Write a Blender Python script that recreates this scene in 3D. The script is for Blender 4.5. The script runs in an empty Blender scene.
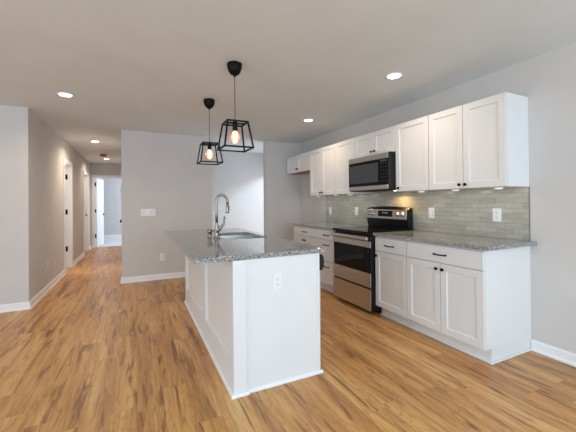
import bpy, math, random
from mathutils import Vector, Matrix
random.seed(7)
C = bpy.context.scene.collection
S = bpy.context.scene

# ------------------------------------------------------------------ camera
CAM_H, YAW, PITCH, ROLL, F, CY0 = 1.2574, 0.4452, 0.0059, -0.0098, 318.38, 200.64
cam = bpy.data.cameras.new('camera'); co = bpy.data.objects.new('camera', cam); C.objects.link(co)
fw = Vector((math.sin(YAW)*math.cos(PITCH), math.cos(YAW)*math.cos(PITCH), math.sin(PITCH)))
rt = Vector((math.cos(YAW), -math.sin(YAW), 0)); up = rt.cross(fw)
cr, sr = math.cos(ROLL), math.sin(ROLL)
r2 = rt*cr + up*sr; u2 = up*cr - rt*sr
m = Matrix((r2, u2, -fw)).transposed().to_4x4(); m.translation = Vector((0, 0, CAM_H))
co.matrix_world = m
cam.sensor_width = 36; cam.lens = F/576*36; cam.clip_start = 0.05
cam.shift_y = (CY0-216)/576
S.camera = co

# ------------------------------------------------------------------ light
S.view_settings.view_transform = 'Standard'; S.view_settings.look = 'None'
S.view_settings.gamma = 1; S.view_settings.exposure = 0.07; S.view_settings.use_curve_mapping = False
w = bpy.data.worlds.new('world'); S.world = w; w.use_nodes = True
bg = w.node_tree.nodes['Background']; bg.inputs[0].default_value = (.62, .78, 1, 1); bg.inputs[1].default_value = 1.0

def area(name, loc, target, sx, sy, power, col, spread=180, shape='RECTANGLE'):
    l = bpy.data.lights.new(name, 'AREA'); l.shape = shape; l.size = sx; l.size_y = sy
    l.energy = power; l.color = col; l.spread = math.radians(spread)
    o = bpy.data.objects.new(name, l); C.objects.link(o); o.location = loc
    d = Vector(target)-Vector(loc)
    o.rotation_euler = d.to_track_quat('-Z', 'Y').to_euler()
    return o
DAY = (.66, .85, 1.0)
area('daylight_rear_window', (.6, -2.55, 1.35), (.6, 0, 1.3), 4.3, 2.1, 132, DAY)
area('side_fill_light', (-4.4, 0.6, 1.4), (0, .6, 1.3), 3.1, 1.7, 90, (.84, .93, 1))  # unseen fill lamp added at the left to raise the ambient light
area('daylight_pantry_door', (3.04, 6.40, 1.03), (2.0, 6.60, 1.0), .86, 1.9, 13, (.80, .90, 1))
area('daylight_low_sky', (4.2, 5.4, 2.62), (2.2, 7.0, 1.2), .35, .35, 60, (.74, .86, 1))
area('daylight_bedroom', (1.36, 12.0, 1.5), (-1, 12.1, 1.2), 1.2, 1.4, 80, (.74, .85, 1))
area('daylight_side_room', (-2.8, 8.0, 1.6), (-1.3, 8.2, 1.2), 1.4, 1.6, 60, (.80, .90, 1))

# ------------------------------------------------------------------ materials
def mat(name, col, rough=.5, metal=0, spec=.5, coat=0, emit=None, es=0, alpha=None):
    m = bpy.data.materials.new(name); m.use_nodes = True
    b = m.node_tree.nodes['Principled BSDF']
    b.inputs['Base Color'].default_value = (*col, 1); b.inputs['Roughness'].default_value = rough
    b.inputs['Metallic'].default_value = metal; b.inputs['Specular IOR Level'].default_value = spec
    b.inputs['Coat Weight'].default_value = coat
    if emit: b.inputs['Emission Color'].default_value = (*emit, 1); b.inputs['Emission Strength'].default_value = es
    return m
class NT:
    def __init__(s, m): s.t = m.node_tree; s.b = s.t.nodes['Principled BSDF']
    def n(s, typ, **k):
        n = s.t.nodes.new(typ)
        for a, v in k.items(): setattr(n, a, v)
        return n
    def l(s, a, b): s.t.links.new(a, b)
    def math(s, op, a, b=None, c=None):
        n = s.n('ShaderNodeMath', operation=op)
        for i, v in enumerate((a, b, c)):
            if v is None: continue
            if isinstance(v, (int, float)): n.inputs[i].default_value = v
            else: s.l(v, n.inputs[i])
        return n.outputs[0]
    def noise(s, vec, scale, detail=3, rough=.5, dist=0):
        n = s.n('ShaderNodeTexNoise'); n.inputs['Scale'].default_value = scale
        n.inputs['Detail'].default_value = detail; n.inputs['Roughness'].default_value = rough
        n.inputs['Distortion'].default_value = dist
        if vec is not None: s.l(vec, n.inputs['Vector'])
        return n.outputs['Fac']
    def ramp(s, fac, stops, interp='LINEAR'):
        n = s.n('ShaderNodeValToRGB'); n.color_ramp.interpolation = interp
        e = n.color_ramp.elements
        while len(e) < len(stops): e.new(.5)
        for i, (p, c) in enumerate(stops): e[i].position = p; e[i].color = (*c, 1)
        s.l(fac, n.inputs[0]); return n.outputs[0]
    def mix(s, f, a, b, blend='MIX'):
        n = s.n('ShaderNodeMix', data_type='RGBA', blend_type=blend)
        for i, v in ((0, f), (6, a), (7, b)):
            if isinstance(v, (int, float)): n.inputs[i].default_value = v
            elif isinstance(v, tuple): n.inputs[i].default_value = (*v, 1)
            else: s.l(v, n.inputs[i])
        return n.outputs[2]
    def bump(s, h, st, dist=.002):
        n = s.n('ShaderNodeBump'); n.inputs['Strength'].default_value = st; n.inputs['Distance'].default_value = dist
        s.l(h, n.inputs['Height']); s.l(n.outputs[0], s.b.inputs['Normal'])
def paint(name, col, rough, var=.02, sc=3):
    m = mat(name, col, rough); t = NT(m); tc = t.n('ShaderNodeNewGeometry')
    f = t.noise(tc.outputs['Position'], sc, 2)
    lo = tuple(c*(1-var) for c in col); hi = tuple(min(1, c*(1+var)) for c in col)
    t.l(t.ramp(f, [(.3, lo), (.7, hi)]), t.b.inputs['Base Color'])
    t.bump(t.noise(tc.outputs['Position'], 180, 2), .05, .001)
    return m
M = {}
M['wall'] = paint('wall_paint', (.62, .59, .57), .75)
M['ceil'] = paint('ceiling_paint', (.75, .79, .805), .9)
M['trim'] = paint('trim_white', (.86, .86, .86), .35, .01)
M['cab'] = paint('cabinet_white', (.78, .78, .775), .38, .01)
M['plate'] = mat('plate_white', (.83, .83, .82), .35)
M['slot'] = mat('socket_dark', (.22, .22, .22), .6)
M['edge'] = mat('tile_edge_metal', (.20, .20, .19), .4)
M['black'] = mat('black_metal', (.004, .004, .004), .5, 0, .15)
M['plastic'] = mat('black_plastic', (.008, .008, .009), .3, 0, .35)
M['gap'] = mat('vent_dark_grey', (.05, .05, .05), .8)  # plain dark grey of the microwave vent grille
M['glass'] = mat('black_glass', (.004, .004, .005), .04, 0, .2)
M['mwglass'] = mat('microwave_window', (.055, .057, .062), .2)
M['red'] = mat('red_cover', (.62, .05, .03), .4)
M['rawwood'] = paint('raw_wood', (.42, .25, .13), .7, .15, 20)
M['carpet'] = paint('pale_carpet', (.62, .63, .64), .95, .05, 40)
M['digits'] = mat('display_digits', (.2, .3, .35), .4, emit=(.55, .8, 1), es=.12)
M['lens'] = mat('light_lens', (.9, .9, .9), .4, emit=(1, .92, .78), es=9)
M['puck'] = mat('puck_lens', (.9, .9, .9), .4, emit=(1, .95, .85), es=.9)
M['warmlens'] = mat('cooktop_lamp', (.9, .8, .6), .4, emit=(1, .66, .25), es=8)
M['filament'] = mat('filament', (1, .8, .5), .4, emit=(1, .62, .30), es=7)

def steel(name, col, rough, stretch=(1, 60, 60), var=.12):
    m = mat(name, col, rough, 1); t = NT(m); tc = t.n('ShaderNodeTexCoord'); mp = t.n('ShaderNodeMapping')
    mp.inputs['Scale'].default_value = stretch; t.l(tc.outputs['Object'], mp.inputs[0])
    f = t.noise(mp.outputs[0], 6, 3)
    r = t.n('ShaderNodeMapRange'); r.inputs['To Min'].default_value = rough*.8; r.inputs['To Max'].default_value = rough*1.3
    t.l(f, r.inputs[0]); t.l(r.outputs[0], t.b.inputs['Roughness'])
    lo = tuple(c*(1-var) for c in col); t.l(t.ramp(f, [(.3, lo), (.7, col)]), t.b.inputs['Base Color'])
    return m
M['steel'] = steel('stainless_steel', (.62, .59, .56), .30, (60, 1, 60))
M['nickel'] = steel('brushed_nickel', (.30, .285, .25), .32, (20, 20, 2))
M['sinksteel'] = steel('sink_steel', (.34, .35, .32), .25, (3, 40, 40))

def glass_bulb():
    m = bpy.data.materials.new('smoked_bulb_glass'); m.use_nodes = True; t = m.node_tree
    for n in list(t.nodes):
        if n.type != 'OUTPUT_MATERIAL': t.nodes.remove(n)
    out = [n for n in t.nodes][0]
    tr = t.nodes.new('ShaderNodeBsdfTransparent'); tr.inputs[0].default_value = (1, .74, .62, 1)
    gl = t.nodes.new('ShaderNodeBsdfGlossy'); gl.inputs['Roughness'].default_value = .05
    em = t.nodes.new('ShaderNodeEmission'); em.inputs[0].default_value = (1, .50, .33, 1); em.inputs[1].default_value = .7
    ad = t.nodes.new('ShaderNodeAddShader'); mx = t.nodes.new('ShaderNodeMixShader'); fr = t.nodes.new('ShaderNodeFresnel')
    fr.inputs[0].default_value = 1.5
    t.links.new(tr.outputs[0], ad.inputs[0]); t.links.new(em.outputs[0], ad.inputs[1])
    t.links.new(fr.outputs[0], mx.inputs[0]); t.links.new(ad.outputs[0], mx.inputs[1]); t.links.new(gl.outputs[0], mx.inputs[2])
    t.links.new(mx.outputs[0], out.inputs[0]); return m
M['bulb'] = glass_bulb()

def granite():
    m = mat('speckled_granite', (.4, .4, .38), .05, 0, .55); t = NT(m)
    g = t.n('ShaderNodeNewGeometry').outputs['Position']
    v1 = t.n('ShaderNodeTexVoronoi'); v1.inputs['Scale'].default_value = 180; t.l(g, v1.inputs['Vector'])
    sp = t.n('ShaderNodeSeparateColor'); t.l(v1.outputs['Color'], sp.inputs[0])
    base = t.ramp(sp.outputs[0], [(.0, (.015, .016, .018)), (.18, (.11, .11, .115)), (.32, (.19, .195, .19)), (.54, (.31, .31, .295)), (.76, (.46, .455, .43)), (.92, (.70, .70, .68))], 'CONSTANT')
    n2 = t.noise(g, 45, 4, .6)
    base = t.mix(t.ramp(n2, [(.50, (0, 0, 0)), (.72, (.8, .8, .8))]), base, (.31, .305, .285))
    n3 = t.noise(g, 260, 2)
    col = t.mix(.22, base, t.ramp(n3, [(.35, (.06, .06, .06)), (.55, (.5, .49, .46)), (.7, (.75, .73, .7))]))
    t.l(col, t.b.inputs['Base Color']); return m
M['granite'] = granite()

def floor_mat():
    m = mat('wood_plank_floor', (.4, .2, .08), .33, 0, .4); t = NT(m)
    g = t.n('ShaderNodeNewGeometry').outputs['Position']
    s = t.n('ShaderNodeSeparateXYZ'); t.l(g, s.inputs[0]); X, Y = s.outputs[0], s.outputs[1]
    PW, PL = .152, 1.22
    cx = t.math('DIVIDE', X, PW); ix = t.math('FLOOR', cx); fx = t.math('FRACT', cx)
    wn = t.n('ShaderNodeTexWhiteNoise', noise_dimensions='1D'); t.l(ix, wn.inputs['W'])
    cy = t.math('ADD', t.math('DIVIDE', Y, PL), t.math('MULTIPLY', wn.outputs['Value'], 7.3)); iy = t.math('FLOOR', cy); fy = t.math('FRACT', cy)
    cid = t.n('ShaderNodeCombineXYZ'); t.l(ix, cid.inputs[0]); t.l(iy, cid.inputs[1])
    wn2 = t.n('ShaderNodeTexWhiteNoise', noise_dimensions='2D'); t.l(cid.outputs[0], wn2.inputs['Vector'])
    rnd = wn2.outputs['Value']
    # grain coordinates, shifted per plank
    gx = t.math('ADD', X, t.math('MULTIPLY', rnd, 9.0)); gy = t.math('ADD', t.math('MULTIPLY', Y, .07), t.math('MULTIPLY', rnd, 31.0))
    gc = t.n('ShaderNodeCombineXYZ'); t.l(gx, gc.inputs[0]); t.l(gy, gc.inputs[1])
    wide = t.noise(gc.outputs[0], 11, 3, .5, .4)
    fine = t.noise(gc.outputs[0], 60, 4, .6, .3)
    # cathedral figure
    gy2 = t.math('ADD', t.math('MULTIPLY', Y, .22), t.math('MULTIPLY', rnd, 17.0)); gc2 = t.n('ShaderNodeCombineXYZ')
    t.l(gx, gc2.inputs[0]); t.l(gy2, gc2.inputs[1])
    w1 = t.noise(gc2.outputs[0], 6.5, 1.5, .4, .25)
    rings = t.math('ABSOLUTE', t.math('SUBTRACT', t.math('FRACT', t.math('MULTIPLY', w1, 15)), .5))
    base = t.ramp(wide, [(.27, (.27, .105, .032)), (.42, (.50, .22, .062)), (.55, (.66, .335, .10)), (.70, (.80, .49, .19))])
    col = t.mix(t.math('MULTIPLY', t.ramp(rings, [(.0, (1, 1, 1)), (.16, (0, 0, 0))]), .33), base, (.17, .075, .035))
    col = t.mix(.40, col, t.ramp(fine, [(.3, (.30, .13, .05)), (.5, (.64, .34, .13)), (.75, (.82, .53, .27))]))
    # dark knotty streaks
    kn_y = t.math('ADD', t.math('MULTIPLY', Y, .10), t.math('MULTIPLY', rnd, 11.0)); kc = t.n('ShaderNodeCombineXYZ')
    t.l(gx, kc.inputs[0]); t.l(kn_y, kc.inputs[1])
    kn = t.noise(kc.outputs[0], 15, 4, .6, .9)
    col = t.mix(t.ramp(kn, [(.54, (0, 0, 0)), (.66, (.8, .8, .8))]), col, (.16, .062, .03))
    tint = t.ramp(rnd, [(0, (.90, .88, .86)), (.5, (1, 1, 1)), (1, (1.0, 1.0, .97))])
    col = t.mix(1.0, col, tint, 'MULTIPLY')
    ex = t.math('LESS_THAN', t.math('MINIMUM', fx, t.math('SUBTRACT', 1, fx)), .007)
    ey = t.math('LESS_THAN', t.math('MINIMUM', fy, t.math('SUBTRACT', 1, fy)), .0012)
    e = t.math('MAXIMUM', ex, ey)
    col = t.mix(t.math('MULTIPLY', e, .3), col, (.10, .045, .02))
    t.l(col, t.b.inputs['Base Color'])
    r = t.n('ShaderNodeMapRange'); r.inputs['To Min'].default_value = .27; r.inputs['To Max'].default_value = .42
    t.l(fine, r.inputs[0]); t.l(r.outputs[0], t.b.inputs['Roughness'])
    t.bump(t.math('SUBTRACT', fine, e), .12, .001)
    return m
M['floor'] = floor_mat()

def tile_mat():
    m = mat('subway_tile', (.4, .41, .38), .26, 0, .5); t = NT(m)
    g = t.n('ShaderNodeNewGeometry').outputs['Position']
    s = t.n('ShaderNodeSeparateXYZ'); t.l(g, s.inputs[0])
    c = t.n('ShaderNodeCombineXYZ'); t.l(s.outputs[1], c.inputs[0]); t.l(t.math('SUBTRACT', s.outputs[2], .914), c.inputs[1])
    b = t.n('ShaderNodeTexBrick'); t.l(c.outputs[0], b.inputs['Vector'])
    b.offset = .5; b.inputs['Scale'].default_value = 1
    b.inputs['Color1'].default_value = (.36, .345, .295, 1); b.inputs['Color2'].default_value = (.48, .46, .40, 1)
    b.inputs['Mortar'].default_value = (.25, .25, .22, 1)
    b.inputs['Mortar Size'].default_value = .0019; b.inputs['Mortar Smooth'].default_value = .2
    b.inputs['Brick Width'].default_value = .152; b.inputs['Row Height'].default_value = .0456
    mp = t.n('ShaderNodeMapping'); mp.inputs['Scale'].default_value = (10, 50, 1); t.l(c.outputs[0], mp.inputs[0])
    col = t.mix(.25, b.outputs['Color'], t.ramp(t.noise(mp.outputs[0], 1, 3), [(.3, (.30, .29, .25)), (.7, (.54, .52, .46))]))
    t.l(col, t.b.inputs['Base Color'])
    t.bump(t.math('SUBTRACT', 1, b.outputs['Fac']), .4, .002)
    return m
M['tile'] = tile_mat()

# ------------------------------------------------------------------ mesh helpers
class MB:
    def __init__(s): s.v = []; s.f = []; s.sm = []
    def add(s, vs, fs, smooth=False):
        o = len(s.v); s.v += [Vector(v) for v in vs]
        s.f += [tuple(i+o for i in f) for f in fs]; s.sm += [smooth]*len(fs); return s
    def box(s, x0, x1, y0, y1, z0, z1):
        vs = [(x, y, z) for x in (x0, x1) for y in (y0, y1) for z in (z0, z1)]
        return s.add(vs, [(0, 1, 3, 2), (4, 6, 7, 5), (0, 4, 5, 1), (2, 3, 7, 6), (0, 2, 6, 4), (1, 5, 7, 3)])
    def prism(s, poly, axis, a0, a1):
        def mk(p, a):
            q = list(p); q.insert('xyz'.index(axis), a); return q
        n = len(poly)
        vs = [mk(p, a0) for p in poly]+[mk(p, a1) for p in poly]
        fs = [tuple(range(n)), tuple(range(2*n-1, n-1, -1))]+[(i, i+n, (i+1) % n+n, (i+1) % n) for i in range(n)]
        return s.add(vs, fs)
    def lathe(s, prof, c, axis=(0, 0, 1), seg=24, smooth=True):
        ax = Vector(axis).normalized(); a = ax.orthogonal().normalized(); b = ax.cross(a); c = Vector(c)
        vs = []; n = len(prof)
        for r, h in prof:
            for k in range(seg):
                t = 2*math.pi*k/seg; vs.append(c+ax*h+(a*math.cos(t)+b*math.sin(t))*max(r, 1e-5))
        fs = [(i*seg+k, i*seg+(k+1) % seg, (i+1)*seg+(k+1) % seg, (i+1)*seg+k) for i in range(n-1) for k in range(seg)]
        s.add(vs, fs, smooth)
        o = len(s.v)-len(vs)
        s.f += [tuple(o+k for k in range(seg-1, -1, -1)), tuple(o+(n-1)*seg+k for k in range(seg))]; s.sm += [False, False]
        return s
    def cyl(s, p0, p1, r, seg=20):
        d = Vector(p1)-Vector(p0); return s.lathe([(r, 0), (r, d.length)], p0, d, seg)
    def bar(s, p0, p1, t):
        d = (Vector(p1)-Vector(p0)); L = d.length; d.normalize()
        a = Vector((0, 0, 1)) if abs(d.z) < .5 else Vector((0, 1, 0))
        b = d.cross(a).normalized(); a = b.cross(d); h = t/2; p0 = Vector(p0)-d*h*.98; L += t*.98
        vs = [p0+d*e+a*i*h+b*j*h for e in (0, L) for i in (-1, 1) for j in (-1, 1)]
        return s.add(vs, [(0, 1, 3, 2), (4, 6, 7, 5), (0, 4, 5, 1), (2, 3, 7, 6), (0, 2, 6, 4), (1, 5, 7, 3)])
    def tube(s, pts, r, seg=14):
        pts = [Vector(p) for p in pts]; rs = r if isinstance(r, (list, tuple)) else [r]*len(pts)
        vs = []; n = len(pts); a = None
        for i, p in enumerate(pts):
            d = (pts[min(i+1, n-1)]-pts[max(i-1, 0)]).normalized()
            a = (d.orthogonal() if a is None else a-d*a.dot(d)).normalized(); b = d.cross(a)
            for k in range(seg):
                t = 2*math.pi*k/seg; vs.append(p+(a*math.cos(t)+b*math.sin(t))*rs[i])
        fs = [(i*seg+k, i*seg+(k+1) % seg, (i+1)*seg+(k+1) % seg, (i+1)*seg+k) for i in range(n-1) for k in range(seg)]
        s.add(vs, fs, True); o = len(s.v)-len(vs)
        s.f += [tuple(o+k for k in range(seg-1, -1, -1)), tuple(o+(n-1)*seg+k for k in range(seg))]; s.sm += [False]*2
        return s
    def panel(s, face, w0, thick, u0, u1, z0, z1, wells, depth=.008, bev=.004):
        """slab whose front lies at coordinate w0 on the side `face` ('-x','+x','-y'); wells = recessed rectangles side by side in u"""
        sg = -1 if face[0] == '-' else 1
        def P(u, z, d):   # d = depth behind the front
            w_ = w0-sg*d
            return (w_, u, z) if face[1] == 'x' else (u, w_, z)
        us = [u0]; 
        for a, b, _, _ in wells: us += [a, b]
        us.append(u1); zl, zh = (wells[0][2], wells[0][3]) if wells else (z0, z1)
        zs = [z0, zl, zh, z1]; vs = []; fs = []
        def q(*c):
            o = len(vs); vs.extend(c); fs.append((o, o+1, o+2, o+3))
        for i in range(len(us)-1):
            for j in range(3):
                if j == 1 and i % 2 == 1:
                    a, b, c, d = us[i], us[i+1], zs[1], zs[2]
                    o = [(a, c), (b, c), (b, d), (a, d)]; n_ = [(a+bev, c+bev), (b-bev, c+bev), (b-bev, d-bev), (a+bev, d-bev)]
                    for k in range(4):
                        l = (k+1) % 4
                        q(P(*o[k], 0), P(*o[l], 0), P(*n_[l], depth), P(*n_[k], depth))
                    q(*[P(*e, depth) for e in n_])
                else:
                    q(P(us[i], zs[j], 0), P(us[i+1], zs[j], 0), P(us[i+1], zs[j+1], 0), P(us[i], zs[j+1], 0))
        q(P(u0, z0, thick), P(u0, z1, thick), P(u1, z1, thick), P(u1, z0, thick))
        q(P(u0, z0, 0), P(u1, z0, 0), P(u1, z0, thick), P(u0, z0, thick)); q(P(u0, z1, 0), P(u0, z1, thick), P(u1, z1, thick), P(u1, z1, 0))
        q(P(u0, z0, 0), P(u0, z0, thick), P(u0, z1, thick), P(u0, z1, 0)); q(P(u1, z0, 0), P(u1, z1, 0), P(u1, z1, thick), P(u1, z0, thick))
        return s.add(vs, fs)
    def build(s, name, m, parent=None, bevel=0, weld=True):
        lo = Vector([min(v[i] for v in s.v) for i in range(3)]); hi = Vector([max(v[i] for v in s.v) for i in range(3)])
        c = (lo+hi)/2
        if parent is None: c.z = lo.z
        me = bpy.data.meshes.new(name); me.from_pydata([v-c for v in s.v], [], s.f)
        me.polygons.foreach_set('use_smooth', s.sm); me.materials.append(M[m])
        import bmesh
        bm = bmesh.new(); bm.from_mesh(me); bmesh.ops.remove_doubles(bm, verts=bm.verts, dist=1e-5)
        bmesh.ops.recalc_face_normals(bm, faces=bm.faces); bm.to_mesh(me); bm.free()
        o = bpy.data.objects.new(name, me); C.objects.link(o)
        if parent is not None:
            o.parent = parent; o.location = c-wloc(parent)
        else: o.location = c
        if bevel:
            b = o.modifiers.new('bevel', 'BEVEL'); b.width = bevel; b.segments = 2; b.limit_method = 'ANGLE'; b.angle_limit = .6
        return o
def wloc(o):
    v = Vector((0, 0, 0))
    while o is not None: v += o.location; o = o.parent
    return v
def tag(o, label, cat, group=None, kind=None):
    o['label'] = label; o['category'] = cat
    if group: o['group'] = group
    if kind: o['kind'] = kind
    return o
def thing(name, label, cat, loc, group=None):
    o = bpy.data.objects.new(name, None); C.objects.link(o); o.location = loc; o.empty_display_size = .1
    return tag(o, label, cat, group)
def struct(name, mb, m, bevel=0):
    o = mb.build(name, m, None, bevel); o['kind'] = 'structure'; return o
def copy_tree(o, parent=None):
    c = o.copy(); C.objects.link(c)
    if parent is not None: c.parent = parent
    for ch in list(o.children): copy_tree(ch, c)
    return c
def B(*a): return MB().box(*a)

# ------------------------------------------------------------------ setting
W, CZ, TH = 3.0, 2.445, .12
XH, YF, YA, YB, YE, XR, XC0, XC1 = -1.18, 4.846, 5.71, 5.70, 10.64, -.21, 1.23, 2.25
YR = 7.12
struct('floor', B(-4.7, W+.12, -2.82, YE+TH, -.1, 0), 'floor')
struct('ceiling', B(-4.7, W+.12, -2.82, 13.2, CZ, CZ+.1), 'ceil')
tag(B(-2.6, 1.4, YE+TH+.001, 13.2, -.1, .012).build('carpet', 'carpet'), 'pale carpet covering the bedroom floor beyond the hall end doorway', 'carpet')['kind'] = 'structure'
# right wall with a door opening beyond the pantry partition
wr = B(W, W+TH, -2.82, 5.95, 0, CZ).box(W, W+TH, 6.85, YR+TH, 0, CZ).box(W, W+TH, 5.95, 6.85, 2.06, CZ)
struct('wall_right', wr, 'wall')
struct('wall_pantry', B(XC1, W-.001, YB, YB+TH, 0, CZ), 'wall')
struct('wall_recess', B(XC0+.001, W-.001, YR, YR+TH, 0, CZ), 'wall')
struct('wall_center', B(XR, XC0, YA, YR+TH, 0, CZ), 'wall')
struct('wall_hall_right', B(XR, XR+TH, YR+TH+.001, YE, 0, CZ), 'wall')
D1, D2 = (6.98, 7.66), (9.34, 10.12)
wl = MB(); y = YF
for a, b in (D1, D2): wl.box(XH-TH, XH, y, a, 0, CZ); wl.box(XH-TH, XH, a, b, 2.04, CZ); y = b
wl.box(XH-TH, XH, y, YE, 0, CZ); struct('wall_hall_left', wl, 'wall')
struct('wall_left', B(-4.58, XH-TH, YF, YF+TH, 0, CZ), 'wall')
E0, E1 = -1.085, -.32
we = B(-2.6, E0, YE, YE+TH, 0, CZ).box(E1, 1.4, YE, YE+TH, 0, CZ).box(E0, E1, YE, YE+TH, 2.04, CZ)
struct('wall_hall_end', we, 'wall')
struct('wall_bedroom', B(-2.6, 1.4, 13.0, 13.1, .012, CZ).box(-2.7, -2.6, YE, 13.1, .012, CZ).box(1.4, 1.5, YE, 13.1, .012, CZ), 'wall')
struct('wall_side_room', B(-3.3, -3.2, YF+TH, YE, 0, CZ), 'wall')
struct('wall_far_left', B(-4.7, -4.58, -2.82, YF+TH, 0, .55).box(-4.7, -4.58, -2.82, YF+TH, 2.25, CZ).box(-4.7, -4.58, -2.82, -1.0, .55, 2.25).box(-4.7, -4.58, 2.2, YF+TH, .55, 2.25), 'wall')
rw = B(-4.7, -1.6, -2.82, -2.7, 0, CZ).box(2.8, W, -2.82, -2.7, 0, CZ).box(-1.6, 2.8, -2.82, -2.7, 2.4, CZ).box(-1.6, 2.8, -2.82, -2.7, 0, .3)
struct('wall_rear', rw, 'wall')
wf = MB()
for x in (-1.56, -.13, 1.3, 2.72): wf.box(x, x+.05, -2.78, -2.73, .3, 2.4)
for z in (.3, 2.35): wf.box(-1.6, 2.8, -2.78, -2.73, z, z+.05)
struct('window_1', wf, 'trim')

def base_x(y0, y1, x, s):      # baseboard running along y on the face x, s = direction into the room
    p = [(x, 0), (x+s*.027, 0), (x+s*.027, .012), (x+s*.016, .024), (x+s*.014, .078), (x+s*.008, .088), (x, .089)]
    return MB().prism(p, 'y', y0, y1)
def base_y(x0, x1, y, s):
    p = [(y, 0), (y+s*.027, 0), (y+s*.027, .012), (y+s*.016, .024), (y+s*.014, .078), (y+s*.008, .088), (y, .089)]
    return MB().prism(p, 'x', x0, x1)
struct('baseboard_right', base_x(-2.7, 1.544, W-.0005, -1), 'trim')
struct('baseboard_left', base_y(-4.57, XH+.014, YF-.0005, -1), 'trim')
CW = .06
b = base_x(YF-.014, D1[0]-CW, XH+.0005, 1)
b2 = base_x(D1[1]+CW, D2[0]-CW, XH+.0005, 1); b.add(b2.v, b2.f)
b2 = base_x(D2[1]+CW, YE, XH+.0005, 1); b.add(b2.v, b2.f)
struct('baseboard_hall_left', b, 'trim')
struct('baseboard_center', base_y(XR-.014, XC0, YA-.0005, -1), 'trim')
struct('baseboard_hall_right', base_x(YA-.014, 6.2, XR-.0005, -1), 'trim')
struct('baseboard_recess', base_y(XC0+.002, W-.03, YR-.0005, -1), 'trim')
struct('baseboard_pantry', base_y(XC1, W-.03, YB-.0005, -1), 'trim')
struct('baseboard_bedroom', base_y(-2.59, 1.39, 12.9995, -1).prism([(12.999, .08), (12.982, .08), (12.985, .15), (12.999, .155)], 'x', -2.59, 1.39), 'trim')

def casing_x(n, y0, y1, x, jamb=True, hinges=False, label=None):
    mb = MB()
    for a, b in ((y0-CW, y0), (y1, y1+CW)): mb.box(x+.0005, x+.018, a, b, 0, 2.04+CW)
    mb.box(x+.0005, x+.018, y0, y1, 2.04, 2.04+CW)
    # jambs with a stop
    mb.box(x-TH, x, y0+.0005, y0+.018, 0, 2.04); mb.box(x-TH, x+.012, y1-.018, y1-.0005, 0, 2.04); mb.box(x-TH, x+.012, y0, y1, 2.022, 2.0395)
    o = struct('trim_%d' % n, mb, 'trim', .002); return o
c1 = casing_x(1, *D1, XH)
for z in (.375, 1.112, 1.811):
    MB().box(XH-.100, XH-.055, D1[1]-.024, D1[1]-.0175, z-.05, z+.05).cyl((XH-.098, D1[1]-.026, z-.052), (XH-.098, D1[1]-.026, z+.052), .008).build('hinge', 'black', c1)
c2 = casing_x(2, *D2, XH)
B(XH-.05, XH-.02, D2[1]-.021, D2[1]-.0175, .95, 1.0).build('strike_plate', 'black', c2)
# door leaves swung into the side room
def leaf_mesh(t, x0, x1, y0, y1):
    return B(x0, x1, y0, y1, .012, 2.018)
d1 = struct('door_1', MB().panel('-y', D1[1]-.012, .036, XH-.125-.70, XH-.125, .012, 2.018, [(XH-.725, XH-.235, .25, 1.9)], .006), 'trim', .002)
d2 = struct('door_2', MB().panel('-y', D2[0]-.05, .036, XH-.13-.74, XH-.13, .012, 2.018, [(XH-.76, XH-.24, .25, 1.9)], .006), 'trim', .002)
# hall end doorway
mb = B(E0-CW, E0, YE-.018, YE-.0005, 0, 2.1).box(E1, E1+CW, YE-.018, YE-.0005, 0, 2.1).box(E0, E1, YE-.018, YE-.0005, 2.04, 2.1)
mb.box(E0+.0005, E0+.018, YE-.012, YE+TH+.012, 0.013, 2.04).box(E1-.018, E1-.0005, YE-.012, YE+TH+.012, 0.013, 2.04).box(E0, E1, YE-.012, YE+TH+.012, 2.022, 2.0395)
c3 = struct('trim_3', mb, 'trim', .002)
for z in (.346, 1.067, 1.833):
    B(E0+.0175, E0+.045, YE-.010, YE+.075, z-.052, z+.052).build('hinge', 'black', c3)
hx, hy, ang = E0+.05, YE+TH+.02, math.radians(80)
dd = Vector((math.cos(ang), math.sin(ang), 0)); nn = Vector((dd.y, -dd.x, 0))
L, t_ = .70, .036
def ob(mb, u0, u1, w0, w1, z0, z1):
    vs = [Vector((hx, hy, z))+dd*u+nn*w_ for u in (u0, u1) for w_ in (w0, w1) for z in (z0, z1)]
    return mb.add(vs, [(0, 1, 3, 2), (4, 6, 7, 5), (0, 4, 5, 1), (2, 3, 7, 6), (0, 2, 6, 4), (1, 5, 7, 3)])
d3 = struct('door_3', ob(ob(ob(ob(ob(ob(MB(), 0, L, -t_, -.004, .02, 2.02), 0, .11, -.004, 0, .02, 2.02), L-.11, L, -.004, 0, .02, 2.02), .11, L-.11, -.004, 0, .02, .25), .11, L-.11, -.004, 0, 1.9, 2.02), .11, L-.11, -.004, 0, .9, 1.02), 'trim')
hp = Vector((hx, hy, .95))+dd*(L-.07)
MB().cyl(hp, hp+nn*.012, .03).cyl(hp, hp+nn*.05, .01).cyl(hp+nn*.045, hp+nn*.045-dd*.11, .009).build('door_handle', 'black', d3)
# door in the hall's right wall, of which the knob shows
d4 = struct('door_4', B(XR-.012, XR-.001, 6.35, 7.09, .01, 2.03), 'trim', .001)
MB().lathe([(.028, 0), (.028, .006), (.011, .012), (.011, .03), (.026, .038), (.030, .05), (.024, .062), (.004, .066)], (XR-.012, 7.03, .925), (-1, 0, 0)).build('door_knob', 'black', d4)
# thermostat
th = B(XR-.032, XR-.001, 6.18, 6.28, 1.46, 1.56).build('thermostat', 'plate', None, .006)
tag(th, 'small grey white thermostat on the hall side of the center wall', 'thermostat')

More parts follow.
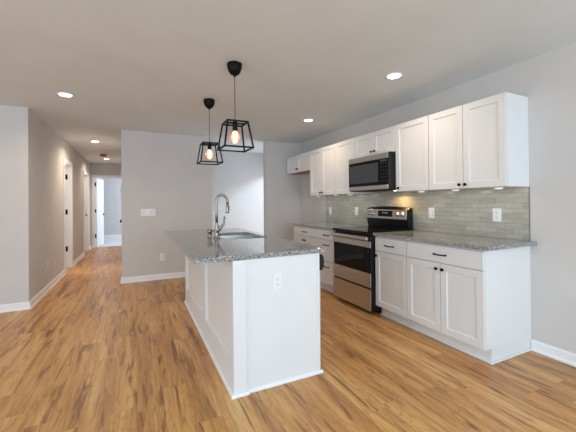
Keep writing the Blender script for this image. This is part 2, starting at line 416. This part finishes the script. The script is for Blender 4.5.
# ------------------------------------------------------------------ cabinets
FU, FB = 2.682, 2.378        # door front planes
def knob(parent, x, y, z, dx=-1):
    MB().lathe([(.005, 0), (.005, .010), (.012, .014), (.0145, .020), (.013, .026), (.006, .029)], (x, y, z), (dx, 0, 0), 16).build('knob', 'black', parent)
def pull(parent, x, y, z, L=.115):
    pts = [(x, y-L/2, z), (x-.018, y-L/2, z), (x-.026, y-L/2+.012, z), (x-.028, y, z), (x-.026, y+L/2-.012, z), (x-.018, y+L/2, z), (x, y+L/2, z)]
    MB().tube(pts, [.008, .006, .0055, .0058, .0055, .006, .008], 10).build('handle', 'black', parent)
def shaker(parent, x, y0, y1, z0, z1, st=.057, name='door'):
    w = [(y0+st, y1-st, z0+st, z1-st)]
    return MB().panel('-x', x, .019, y0, y1, z0, z1, w, .009, .003).build(name, 'cab', parent, .0012)
def slab(parent, x, y0, y1, z0, z1):
    return B(x, x+.019, y0, y1, z0, z1).build('drawer', 'cab', parent, .002)
G = .003
def upper(label, y0, y1, z0, z1, knobs, doors, name='wall_cabinet', raw=False):
    t = thing(name, label, 'cabinet', (W-.165, (y0+y1)/2, z0), 'white wall cabinets')
    B(FU+.0205, W-.001, y0+.0008, y1-.0008, z0, z1).build('body', 'cab', t)
    if raw: B(FU+.03, W-.002, y0+.02, y1-.02, z0-.003, z0-.0003).build('underside', 'rawwood', t)
    n = doors; ww = (y1-y0)/n
    for i in range(n):
        d = shaker(t, FU, y0+i*ww+G, y0+(i+1)*ww-G, z0+.002, z1-.002)
        for ky, kz in knobs:
            if y0+i*ww <= ky < y0+(i+1)*ww: knob(d, FU, ky, kz)
    return t
UZ0, UZ1 = 1.371, 2.130
upper('white two-door wall cabinet nearest the camera, at the open end of the row', 1.548, 2.298, UZ0, UZ1, [(1.895, 1.405), (1.952, 1.405)], 2)
upper('narrow single-door white wall cabinet just right of the microwave', 2.299, 2.754, UZ0, UZ1, [(2.705, 1.408)], 1)
upper('short white two-door cabinet mounted directly above the microwave', 2.755, 3.508, 1.832, UZ1, [(3.095, 1.885), (3.155, 1.885)], 2)
upper('narrow single-door white wall cabinet just left of the microwave', 3.509, 3.990, UZ0, UZ1, [], 1)
upper('tall white two-door wall cabinet between the short end cabinet and the narrow one', 3.991, 4.741, UZ0, UZ1, [(4.336, 1.41), (4.396, 1.41)], 2)
upper('short white two-door cabinet over the empty refrigerator space, bare wood underneath', 4.742, 5.662, 1.815, UZ1, [(5.172, 1.872), (5.232, 1.872)], 2, raw=True)
# under-cabinet pucks
pk = thing('puck_light', '', 'light', (2.83, 1.66, UZ0-.0135))
MB().lathe([(.036, .0002), (.036, .013)], (2.83, 1.66, UZ0-.0135)).build('housing', 'plate', pk)
MB().lathe([(.028, 0), (.03, .004)], (2.83, 1.66, UZ0-.0165)).build('lens', 'puck', pk)
PK = [(1.66, 'white round puck light under the end of the nearest wall cabinet'),
      (2.06, 'white round puck light under the nearest wall cabinet, on its microwave side'),
      (2.46, 'white round puck light under the narrow wall cabinet right of the microwave'),
      (3.72, 'white round puck light under the narrow wall cabinet left of the microwave'),
      (4.08, 'white round puck light under the tall far cabinet, end nearer the range'),
      (4.60, 'white round puck light under the tall far cabinet, end by the refrigerator space')]
for i, (yy, lb) in enumerate(PK):
    o = pk if i == 0 else copy_tree(pk)
    o.location = (2.76, yy, UZ0-.0135)
    l = bpy.data.lights.new('puck_glow', 'AREA'); l.shape = 'DISK'; l.size = .05; l.energy = .36; l.color = (1, .95, .86)
    lo = bpy.data.objects.new('puck_glow', l); C.objects.link(lo); lo.location = (2.76, yy, UZ0-.019); lo.rotation_euler = (0, math.radians(-12), 0)
    tag(o, lb, 'light', 'puck lights under the wall cabinets')

def base(label, y0, y1, parts, side=False, side_far=False):
    t = thing('base_cabinet', label, 'cabinet', (W-.32, (y0+y1)/2, 0), 'white base cabinets')
    a, b_ = y0+.0008, y1-.0008
    MB().prism([(FB+.0205, .114), (2.462, .114), (2.462, 0), (W-.001, 0), (W-.001, .8815), (FB+.0205, .8815)], 'y', a, b_).build('body', 'cab', t)
    sh = B(2.447, 2.4615, a-(.012 if side else 0), b_, 0, .018)
    if side: sh.box(2.4615, W-.03, a-.012, a-.0004, 0, .018)
    sh.build('shoe_molding', 'trim', t, .003)
    for p in parts:
        if p[0] == 'drawer':
            _, u0, u1, z0, z1, ph = p; d = slab(t, FB, u0+G, u1-G, z0, z1); pull(d, FB, (u0+u1)/2, ph)
        else:
            _, u0, u1, z0, z1, ky = p; d = shaker(t, FB, u0+G, u1-G, z0, z1)
            if ky: knob(d, FB, ky, .668)
    return t
ZD = (.722, .866); ZO = (.118, .716)
base('white base cabinet at the end of the run, wide drawer over two doors', 1.548, 2.314,
     [('drawer', 1.548, 2.314, *ZD, .792), ('door', 1.548, 1.931, *ZO, 1.900), ('door', 1.931, 2.314, *ZO, 1.962)], side=True)
base('narrow white base cabinet right of the range, one drawer over one door', 2.315, 2.764,
     [('drawer', 2.315, 2.764, *ZD, .792), ('door', 2.315, 2.764, *ZO, 2.73)])
base('white three-drawer base cabinet just left of the range', 3.519, 3.998,
     [('drawer', 3.519, 3.998, .734, .866, .798), ('drawer', 3.519, 3.998, .430, .728, .664), ('drawer', 3.519, 3.998, .118, .424, .362)])
base('far white base cabinet beside the refrigerator space, drawer over two doors', 3.999, 4.777,
     [('drawer', 3.999, 4.777, .734, .866, .798), ('door', 3.999, 4.388, .118, .728, 4.36), ('door', 4.388, 4.777, .118, .728, 4.418)])

tag(B(2.350, W-.001, 1.494, 2.766, .8825, .914).build('countertop', 'granite', None, .004), 'speckled granite countertop right of the range on the near base cabinets', 'countertop')
tag(B(2.350, W-.001, 3.518, 4.80, .8825, .914).build('countertop', 'granite', None, .004), 'speckled granite countertop left of the range on the far base cabinets', 'countertop')
bs = B(W-.010, W-.0005, 1.551, 4.738, .9145, 1.3705).build('tile_backsplash', 'tile')
tag(bs, 'grey green subway tile backsplash on the right wall under the wall cabinets', 'backsplash')
B(W-.0115, W-.0006, 1.546, 1.5505, .9145, 1.3705).build('edge_trim', 'edge', bs)

# ------------------------------------------------------------------ outlets and switches
def duplex(name, label, cat, c, face, wd=.074, ht=.118, kind='duplex', parent=None, gang=1, group=None):
    """face '-x' / '-y' / '+x' : direction the plate looks"""
    c = Vector(c); sg = -1 if face[0] == '-' else 1
    nrm = Vector((sg, 0, 0)) if face[1] == 'x' else Vector((0, sg, 0)); u = Vector((0, 1, 0)) if face[1] == 'x' else Vector((1, 0, 0))
    def slab_(mb, du, dz, hw, hh, n0, n1):
        vs = [c+u*(du+a*hw)+Vector((0, 0, dz+b*hh))+nrm*n for a in (-1, 1) for b in (-1, 1) for n in (n0, n1)]
        return mb.add(vs, [(0, 1, 3, 2), (4, 6, 7, 5), (0, 4, 5, 1), (2, 3, 7, 6), (0, 2, 6, 4), (1, 5, 7, 3)])
    if parent is None: t = thing(name, label, cat, c-Vector((0, 0, ht/2)), group)
    else:
        t = bpy.data.objects.new(name, None); C.objects.link(t); t.parent = parent; t.location = c-wloc(parent)
    if parent is None: slab_(MB(), 0, 0, wd/2, ht/2, .0005, .006).build('plate', 'plate', t, .002)
    else:
        C.objects.unlink(t); t = slab_(MB(), 0, 0, wd/2, ht/2, .0005, .006).build(name, 'plate', parent, .002)
    kinds = kind if isinstance(kind, list) else [kind]
    for i, k in enumerate(kinds):
        du = (i-(len(kinds)-1)/2)*.046*(1 if len(kinds) < 3 else 1.5)
        if k == 'duplex':
            for dz in (-.020, .020):
                sl = slab_(MB(), du, dz, .016, .0145, .0055, .0085)
                for q in (-.006, .006): slab_(sl, du+q, dz+.002, .0013, .0052, .008, .0088)
                slab_(sl, du, dz-.008, .0023, .002, .008, .0088)
                s_ = sl.build('socket', 'plate', t); s_.data.materials.append(M['slot'])
                big = max(p.area for p in s_.data.polygons)
                lim = [p for p in s_.data.polygons if max((s_.data.vertices[v].co-p.center).length for v in p.vertices) < .0058]
                for p in lim: p.material_index = 1
        elif k == 'rocker':
            slab_(MB(), du, 0, .0165, .033, .0055, .0095).build('rocker', 'plate', t, .002)
            slab_(MB(), du, 0, .0185, .035, .0055, .0064).build('rocker_frame', 'slot', t)
        elif k == 'dial':
            MB().lathe([(.017, 0), (.016, .012), (.012, .014)], c+u*du+nrm*.0055, nrm, 20).build('dimmer_knob', 'plate', t)
            slab_(MB(), du, -.001, .0175, .0012, .0055, .0062).build('dimmer_ring', 'slot', t)
    return t
XT = W-.010
duplex('wall_outlet', 'white duplex outlet in the backsplash above the near counter, nearest the end', 'outlet', (XT, 1.812, 1.124), '-x', .078, .122)
duplex('light_switch', 'white switch plate in the backsplash just right of the range', 'switch', (XT, 2.53, 1.124), '-x', .076, .12, 'rocker')
duplex('wall_outlet', 'white outlet in the backsplash left of the range, nearer the range', 'outlet', (XT, 3.875, 1.118), '-x', .078, .122)
duplex('light_switch', 'white plate at the far end of the backsplash by the refrigerator space', 'switch', (XT, 4.585, 1.108), '-x', .078, .122, 'rocker')
duplex('light_switch', 'white three-gang switch plate with dimmer on the center wall', 'switch', (.178, YA, 1.118), '-y', .218, .118, ['rocker', 'dial', 'rocker'])
duplex('wall_outlet', 'white duplex outlet low on the center wall behind the island', 'outlet', (.385, YA, .37), '-y')
duplex('wall_outlet', 'white duplex outlet low on the left hall wall before the first doorway', 'outlet', (XH, 5.75, .385), '+x')

# ------------------------------------------------------------------ island
IX0, IX1, IY0, IY1 = .563, 1.218, 2.03, 4.25
isl = thing('kitchen_island', 'white panelled kitchen island standing in the middle of the wood floor', 'island', ((IX0+IX1)/2, (IY0+IY1)/2, 0))
MB().box(IX0+.02, IX1-.002, 2.69, 2.71, 0.10, .8815).box(IX0+.02, IX1-.002, 3.67, IY1, 0.10, .8815).box(IX0+.02, IX1-.002, 2.71, 3.67, 0.10, .12).box(IX0+.02, IX1-.06, 2.69, IY1, 0, .10).box(IX0+.02, IX0+.04, IY0+.02, 3.67, 0, .8815).box(IX1-.02, IX1-.002, 2.71, 3.67, .12, .8815).build('body', 'cab', isl)
MB().panel('-x', IX0, .0225, IY0, IY1, 0, .8815, [(IY0+.10, 2.95, .19, .81), (3.12, IY1-.10, .19, .81)], .019, .002).build('side_panel', 'cab', isl, .0015)
B(IX0+.0005, IX1, IY0, IY0+.0195, 0, .8815).build('end_panel', 'cab', isl, .001)
B(IX0, IX0+.088, IY0-.012, IY0-.0004, 0, .8815).build('corner_board', 'cab', isl, .002)
B(IX1-.028, IX1, IY0-.006, IY0-.0004, 0, .8815).build('edge_strip', 'cab', isl, .001)
B(IX0+.0005, IX1, IY1+.0005, IY1+.018, 0, .8815).build('end_panel', 'cab', isl, .001)
sh = MB()
sh.prism([(IX0-.0004, 0), (IX0-.018, 0), (IX0-.018, .012), (IX0-.010, .024), (IX0-.0004, .024)], 'y', IY0-.0125, IY1)
sh.prism([(IY0-.0125, 0), (IY0-.027, 0), (IY0-.027, .010), (IY0-.021, .020), (IY0-.0125, .021)], 'x', IX0-.018, IX0+.102)
sh.prism([(IY0-.0004, 0), (IY0-.013, 0), (IY0-.013, .010), (IY0-.008, .019), (IY0-.0004, .021)], 'x', IX0+.090, IX1+.020)
sh.build('shoe_molding', 'trim', isl)
for a, b_ in ((2.70, 3.09), (3.09, 3.48), (3.48, 3.86), (3.86, 4.245)):
    d = MB().panel('+x', IX1+.019, .019, a+G, b_-G, .11, .876, [(a+.06, b_-.06, .17, .82)], .008, .003).build('door', 'cab', isl, .0012)
    knob(d, IX1+.019, b_-.03 if a in (2.70, 3.48) else a+.03, .80, 1)
duplex('outlet', '', '', (.879, IY0, .711), '-y', .068, .120, parent=isl)
dw = thing('dishwasher', 'dishwasher with black handle built into the kitchen side of the island', 'dishwasher', (.92, 2.38, 0))
B(IX0+.07, IX1-.002, IY0+.025, 2.685, .1, .8805).build('tub', 'steel', dw)
B(IX1, IX1+.026, IY0+.022, 2.68, .115, .745).build('door', 'steel', dw, .003)
MB().prism([(IX1+.003, .752), (IX1+.030, .752), (IX1+.042, .775), (IX1+.046, .81), (IX1+.042, .85), (IX1+.032, .868), (IX1+.003, .868)], 'y', IY0+.002, 2.68).build('control_panel', 'plastic', dw, .003)
B(IX1-.07, IX1-.05, IY0+.025, 2.68, 0, .099).build('toe_kick', 'plastic', dw)

# island countertop with a sink cut-out
TX0, TX1, TY0, TY1, SX0, SX1, SY0, SY1 = .315, 1.275, 2.018, 4.278, .78, 1.18, 2.93, 3.63
mb = MB(); z0, z1 = .8825, .914
o_ = [(TX0, TY0), (TX1, TY0), (TX1, TY1), (TX0, TY1)]
r = .03; i_ = []
for (cx, cy, a0) in ((SX0+r, SY0+r, 180), (SX1-r, SY0+r, 270), (SX1-r, SY1-r, 0), (SX0+r, SY1-r, 90)):
    i_.append([(cx+r*math.cos(math.radians(a0+k*22.5)), cy+r*math.sin(math.radians(a0+k*22.5))) for k in range(5)])
def ring_top(z):
    vs = [(*p, z) for p in o_]; fs = []; idx = []
    for g_ in i_:
        s_ = len(vs); vs += [(*p, z) for p in g_]; idx.append(list(range(s_, s_+5)))
    for k in range(4):
        for j in range(4): fs.append((k, idx[k][j+1], idx[k][j]))
        fs.append((k, (k+1) % 4, idx[(k+1) % 4][0], idx[k][4]))
    return vs, fs
for z in (z0, z1): mb.add(*ring_top(z))
for k in range(4): a, b_ = o_[k], o_[(k+1) % 4]; mb.add([(*a, z0), (*b_, z0), (*b_, z1), (*a, z1)], [(0, 1, 2, 3)])
lp = [p for g_ in i_ for p in g_]
for k in range(20): a, b_ = lp[k], lp[(k+1) % 20]; mb.add([(*a, z0), (*b_, z0), (*b_, z1), (*a, z1)], [(0, 1, 2, 3)])
tag(mb.build('countertop', 'granite', None, .004), 'large polished speckled granite countertop on the white island', 'countertop')

# sink : two bowls hung under the cut-out
sk = thing('kitchen_sink', 'double-bowl stainless steel sink set into the island countertop', 'sink', ((SX0+SX1)/2, (SY0+SY1)/2, .68))
def bowl(y0, y1):
    mb = MB(); zt, zb = .8815, .70; x0, x1 = SX0-.004, SX1+.004; k = .02
    top = [(x0, y0), (x1, y0), (x1, y1), (x0, y1)]; bot = [(x0+k, y0+k), (x1-k, y0+k), (x1-k, y1-k), (x0+k, y1-k)]
    vs = [(*p, zt) for p in top]+[(*p, zb) for p in bot]
    mb.add(vs, [(j, (j+1) % 4, (j+1) % 4+4, j+4) for j in range(4)]+[(4, 5, 6, 7)])
    o = mb.build('bowl', 'sinksteel', sk); sd = o.modifiers.new('thickness', 'SOLIDIFY'); sd.thickness = .002; sd.offset = 1
    MB().lathe([(.042, 0), (.042, .004), (.03, .005)], ((x0+x1)/2, (y0+y1)/2, zb), (0, 0, 1)).build('drain', 'steel', o)
    return o
ym = (SY0+SY1)/2
bowl(SY0-.004, ym-.015); bowl(ym+.015, SY1+.004)
B(SX0-.004, SX1+.004, ym-.015, ym+.015, .850, .8795).build('divider', 'steel', sk, .004)

# faucet
FX, FY = .705, 3.09
fc = thing('kitchen_faucet', 'tall gooseneck brushed nickel faucet with pull-down sprayer behind the sink', 'faucet', (FX, FY, .9145))
MB().lathe([(.030, 0), (.030, .006), (.023, .012), (.0195, .03), (.019, .10), (.0165, .13), (.0135, .15), (.0135, .155)], (FX, FY, .9145)).build('base', 'nickel', fc)
pts = [(FX, FY, 1.06), (FX-.002, FY, 1.15), (FX-.004, FY, 1.23)]
R_ = .056
for k in range(0, 13): a = math.pi-math.pi*k/12; pts.append((FX-.004+R_+R_*math.cos(a), FY, 1.272+.066*math.sin(a)))
pts.append((FX+2*R_-.003, FY, 1.25))
MB().tube(pts, .0130, 16).build('gooseneck', 'nickel', fc)
sx = FX+2*R_-.003
sp_ = MB().lathe([(.0135, .0), (.0145, .03), (.018, .085), (.0185, .095), (.014, .097)], (sx, FY, 1.256), (-.05, 0, -1)).build('spray_head', 'nickel', fc)
MB().box(sx+.008, sx+.017, FY-.006, FY+.006, 1.185, 1.225).lathe([(.0152, 0), (.0156, .006)], (sx, FY, 1.226), (-.05, 0, -1)).build('button', 'plastic', sp_)
MB().tube([(FX, FY-.01, .975), (FX+.018, FY-.018, 1.005), (FX+.044, FY-.024, 1.032), (FX+.062, FY-.026, 1.055), (FX+.068, FY-.027, 1.085), (FX+.070, FY-.027, 1.128)], [.016, .016, .013, .011, .009, .008], 12).build('lever', 'nickel', fc)
sd_ = thing('soap_dispenser', 'short brushed nickel soap dispenser beside the faucet on the island', 'soap dispenser', (.655, 3.18, .9145))
MB().lathe([(.024, 0), (.024, .006), (.018, .010), (.018, .050), (.022, .054), (.022, .078), (.016, .084)], (.655, 3.18, .9145)).build('body', 'nickel', sd_)
MB().tube([(.655, 3.18, .982), (.70, 3.17, .984), (.712, 3.168, .974)], .006, 10).build('spout', 'nickel', sd_)

# ------------------------------------------------------------------ range
rg = thing('range', 'freestanding stainless steel electric range with black glass cooktop', 'range', (2.67, 3.125, 0))
R0, R1 = 2.770, 3.514
MB().box(2.365, W-.035, R0+.003, R1-.003, .06, .887).box(2.42, W-.06, R0+.02, R1-.02, .02, .06).build('body', 'plastic', rg)
for yy in (R0+.05, R1-.05):
    for xx in (2.47, 2.9): MB().cyl((xx, yy, 0), (xx, yy, .022), .018).build('foot', 'plastic', rg)
B(2.322, W-.035, R0, R1, .888, .921).build('cooktop', 'glass', rg, .004)
dr = B(2.332, 2.364, R0+.004, R1-.004, .300, .872).build('oven_door', 'plastic', rg, .003)
B(2.325, 2.3315, R0+.008, R1-.03, .466, .742).build('window', 'glass', dr, .001)
B(2.321, 2.3315, R0+.008, R1-.004, .305, .460).build('lower_band', 'steel', dr, .002)
B(2.321, 2.3315, R0+.008, R1-.004, .748, .815).build('upper_band', 'steel', dr, .002)
hb = MB(); hb.box(2.274, 2.296, R0+.012, R1-.012, .830, .868)
for yy in (R0+.055, R1-.055): hb.box(2.290, 2.333, yy-.012, yy+.012, .838, .860)
hb.build('handle', 'steel', dr, .005)
st_ = B(2.328, 2.364, R0+.004, R1-.004, .035, .292).build('storage_drawer', 'plastic', rg, .002)
B(2.321, 2.3275, R0+.008, R1-.004, .045, .285).build('front', 'steel', st_, .002)
M['print'] = mat('grey_print', (.30, .29, .28), .5)
B(2.3198, 2.3208, 3.09, 3.16, .385, .394).build('badge', 'print', dr)
bgd = MB()
prof = [(2.905, .922), (2.885, 1.03), (2.898, 1.16), (2.915, 1.175), (W-.036, 1.175), (W-.036, .922)]
bgd.prism(prof, 'y', R0+.006, R1-.002)
# arched crown
cr_ = [(R0+.006, 1.174)]+[(R0+.002+(R1-R0-.008)*k/16+.004, 1.174+.022*math.sin(math.pi*k/16)) for k in range(1, 16)]+[(R1-.002, 1.174)]
n_ = len(cr_); vs = [(2.915, *p) for p in cr_]+[(W-.038, *p) for p in cr_]
bgd.add(vs, [tuple(range(n_)), tuple(range(2*n_-1, n_-1, -1))]+[(i, i+n_, i+n_+1, i+1) for i in range(n_-1)]+[(0, n_-1, 2*n_-1, n_)])
bgo = bgd.build('backguard', 'plastic', rg)
def fx_(z): return 2.885+(z-1.03)/.13*.013
def tilt(mb, y0, y1, z0, z1, d0, d1):
    vs = [(fx_(z)-d, y, z) for y in (y0, y1) for z in (z0, z1) for d in (d0, d1)]
    return mb.add(vs, [(0, 1, 3, 2), (4, 6, 7, 5), (0, 4, 5, 1), (2, 3, 7, 6), (0, 2, 6, 4), (1, 5, 7, 3)])
cp = tilt(MB(), R0+.03, R1-.004, 1.040, 1.155, -.001, .004).build('control_panel', 'steel', bgo, .002)
ds = tilt(MB(), 3.03, 3.29, 1.066, 1.140, .0035, .0055).build('display', 'glass', bgo)
for k, yy in enumerate((3.20, 3.175, 3.145, 3.12)): tilt(MB(), yy-.006, yy+.006, 1.104, 1.122, .0056, .0060).build('digit', 'digits', bgo)
for yy in (2.86, 2.945, 3.385, 3.465):
    MB().lathe([(.027, 0), (.027, .004), (.021, .007), (.019, .026), (.012, .029)], (fx_(1.098)-.004, yy, 1.098), (-1, 0, .1), 20).build('knob', 'steel', bgo)
    
# ------------------------------------------------------------------ microwave
R0, R1 = 2.764, 3.506
mw = thing('microwave', 'stainless and black over-the-range microwave mounted under the short cabinet', 'microwave', (2.79, 3.125, 1.385))
Z0, Z1 = 1.388, 1.829
B(2.606, W-.012, R0, R1, Z0, Z1).build('body', 'plastic', mw, .003)
dm = B(2.586, 2.6055, R0+.001, R1-.001, 1.400, 1.825).build('door', 'plastic', mw, .003)
B(2.578, 2.5858, R0+.003, R1-.003, 1.758, 1.824).build('top_band', 'steel', dm, .002)
B(2.578, 2.5858, R0+.003, R1-.003, 1.402, 1.452).build('bottom_band', 'steel', dm, .002)
B(2.582, 2.5858, R0+.003, R1-.003, 1.456, 1.754).build('face_glass', 'glass', dm)
B(2.5805, 2.5819, 2.935, 3.475, 1.490, 1.722).build('window', 'mwglass', dm)
M['keys'] = mat('keypad_print', (.07, .07, .075), .4)
for zz in (1.70, 1.66, 1.62, 1.58, 1.54, 1.50):
    for yy in (2.80, 2.84, 2.88): B(2.5812, 2.5819, yy-.009, yy+.009, zz-.002, zz+.003).build('key', 'keys', dm)
B(2.5808, 2.5819, 2.79, 2.895, 1.725, 1.745).build('clock', 'keys', dm)
B(2.66, 2.78, 2.90, 3.34, Z0-.004, Z0-.0005).build('vent_grille', 'gap', mw)
B(2.86, 2.92, 2.86, 2.94, Z0-.002, Z0-.0005).build('cooktop_lamp', 'warmlens', mw)
l = bpy.data.lights.new('microwave_lamp', 'AREA'); l.size = .10; l.energy = 3.0; l.color = (1, .62, .22)
lo = bpy.data.objects.new('microwave_lamp', l); C.objects.link(lo); lo.location = (2.88, 2.93, Z0-.010); lo.rotation_euler = (0, math.radians(25), 0)

# ------------------------------------------------------------------ pendants
def bezier_dome():
    return [(.0, .0), (.006, -.003)]
PX = .763
pd = thing('pendant_light', '', 'pendant lamp', (PX, 2.63, 1.71))
zc = CZ-.0005
MB().lathe([(.005, -.122), (.008, -.108), (.018, -.101), (.036, -.090), (.050, -.072), (.059, -.048), (.064, -.018), (.062, -.005), (.054, 0)], (PX, 2.63, zc), (0, 0, 1), 28).build('canopy', 'black', pd)
MB().cyl((PX, 2.63, 1.955), (PX, 2.63, zc-.112), .0028, 10).build('cord', 'black', pd)
cg = MB(); a, b_ = .086, .120; zt, zb = 1.936, 1.718; T = .0125
tp = [(PX+i*a, 2.63+j*a, zt) for i, j in ((-1, -1), (1, -1), (1, 1), (-1, 1))]; bt = [(PX+i*b_, 2.63+j*b_, zb) for i, j in ((-1, -1), (1, -1), (1, 1), (-1, 1))]
for k in range(4): cg.bar(tp[k], tp[(k+1) % 4], T); cg.bar(bt[k], bt[(k+1) % 4], T); cg.bar(tp[k], bt[k], T)
cg.bar((PX-a, 2.63, zt), (PX+a, 2.63, zt), T)
cg.build('cage', 'black', pd)
MB().lathe([(.008, .055), (.019, .048), (.021, .03), (.021, -.028), (.018, -.034)][::-1], (PX, 2.63, 1.905), (0, 0, 1)).build('socket', 'black', pd)
prof = [(.012, .062), (.016, .050)]+[(.052*math.sin(math.radians(t)), .052*math.cos(math.radians(t))) for t in range(22, 181, 12)]
bu = MB().lathe(prof, (PX, 2.63, 1.815)).build('bulb', 'bulb', pd)
fl = MB()
for k in range(6):
    an = 2*math.pi*k/6; fl.cyl((PX+.007*math.cos(an), 2.63+.007*math.sin(an), 1.780), (PX+.012*math.cos(an+.5), 2.63+.012*math.sin(an+.5), 1.850), .0036, 8)
fl.build('filament', 'filament', bu)
PL_ = [(2.63, 'black cage pendant lamp over the near end of the island, larger in view'), (3.67, 'black cage pendant lamp over the far end of the island, smaller in view')]
for i, (yy, lb) in enumerate(PL_):
    o = pd if i == 0 else copy_tree(pd); o.location = (PX, yy, 1.71); tag(o, lb, 'pendant lamp', 'pendant lamps over the island')
    l = bpy.data.lights.new('bulb_glow', 'POINT'); l.energy = 1.4; l.color = (1, .66, .38); l.shadow_soft_size = .055
    lo = bpy.data.objects.new('bulb_glow', l); C.objects.link(lo); lo.location = (PX, yy, 1.76)

# ------------------------------------------------------------------ recessed lights
rl = thing('recessed_light', '', 'ceiling light', (0, 0, CZ))
MB().lathe([(.082, 0), (.080, -.005), (.062, -.007), (.058, -.0005)], (0, 0, CZ-.0003)).build('trim_ring', 'trim', rl)
MB().lathe([(.058, -.0005), (.056, -.004)], (0, 0, CZ-.004)).build('lens', 'lens', rl)
WARM = (1, .80, .60)
RL = [(2.205, 2.27, 5, 'round recessed ceiling light in front of the nearest wall cabinets'),
      (2.255, 4.015, 5, 'round recessed ceiling light above the far end of the kitchen aisle'),
      (-.68, 4.117, 6, 'round recessed ceiling light at the left, before the hall begins'),
      (-.69, 6.95, 12, 'round recessed ceiling light inside the hall, nearer of its two'),
      (-.69, 9.55, 10, 'round recessed ceiling light at the hall end behind the red detector')]
for i, (x, y, p_, lb) in enumerate(RL):
    o = rl if i == 0 else copy_tree(rl); o.location = (x, y, CZ); tag(o, lb, 'ceiling light', 'recessed ceiling lights')
    l = bpy.data.lights.new('downlight', 'AREA'); l.shape = 'DISK'; l.size = .11; l.energy = p_; l.color = WARM; l.spread = math.radians(150)
    lo = bpy.data.objects.new('downlight', l); C.objects.link(lo); lo.location = (x, y, CZ-.012)
sm_ = thing('smoke_detector', 'smoke detector under a red dust cover on the hall ceiling', 'smoke detector', (-.70, 8.72, CZ-.045))
MB().lathe([(.062, -.03), (.070, -.02), (.072, -.002)], (-.70, 8.72, CZ-.0005)).build('base', 'plate', sm_)
MB().lathe([(.050, -.052), (.068, -.046), (.074, -.012), (.074, -.006)], (-.70, 8.72, CZ-.0005)).build('dust_cover', 'red', sm_)
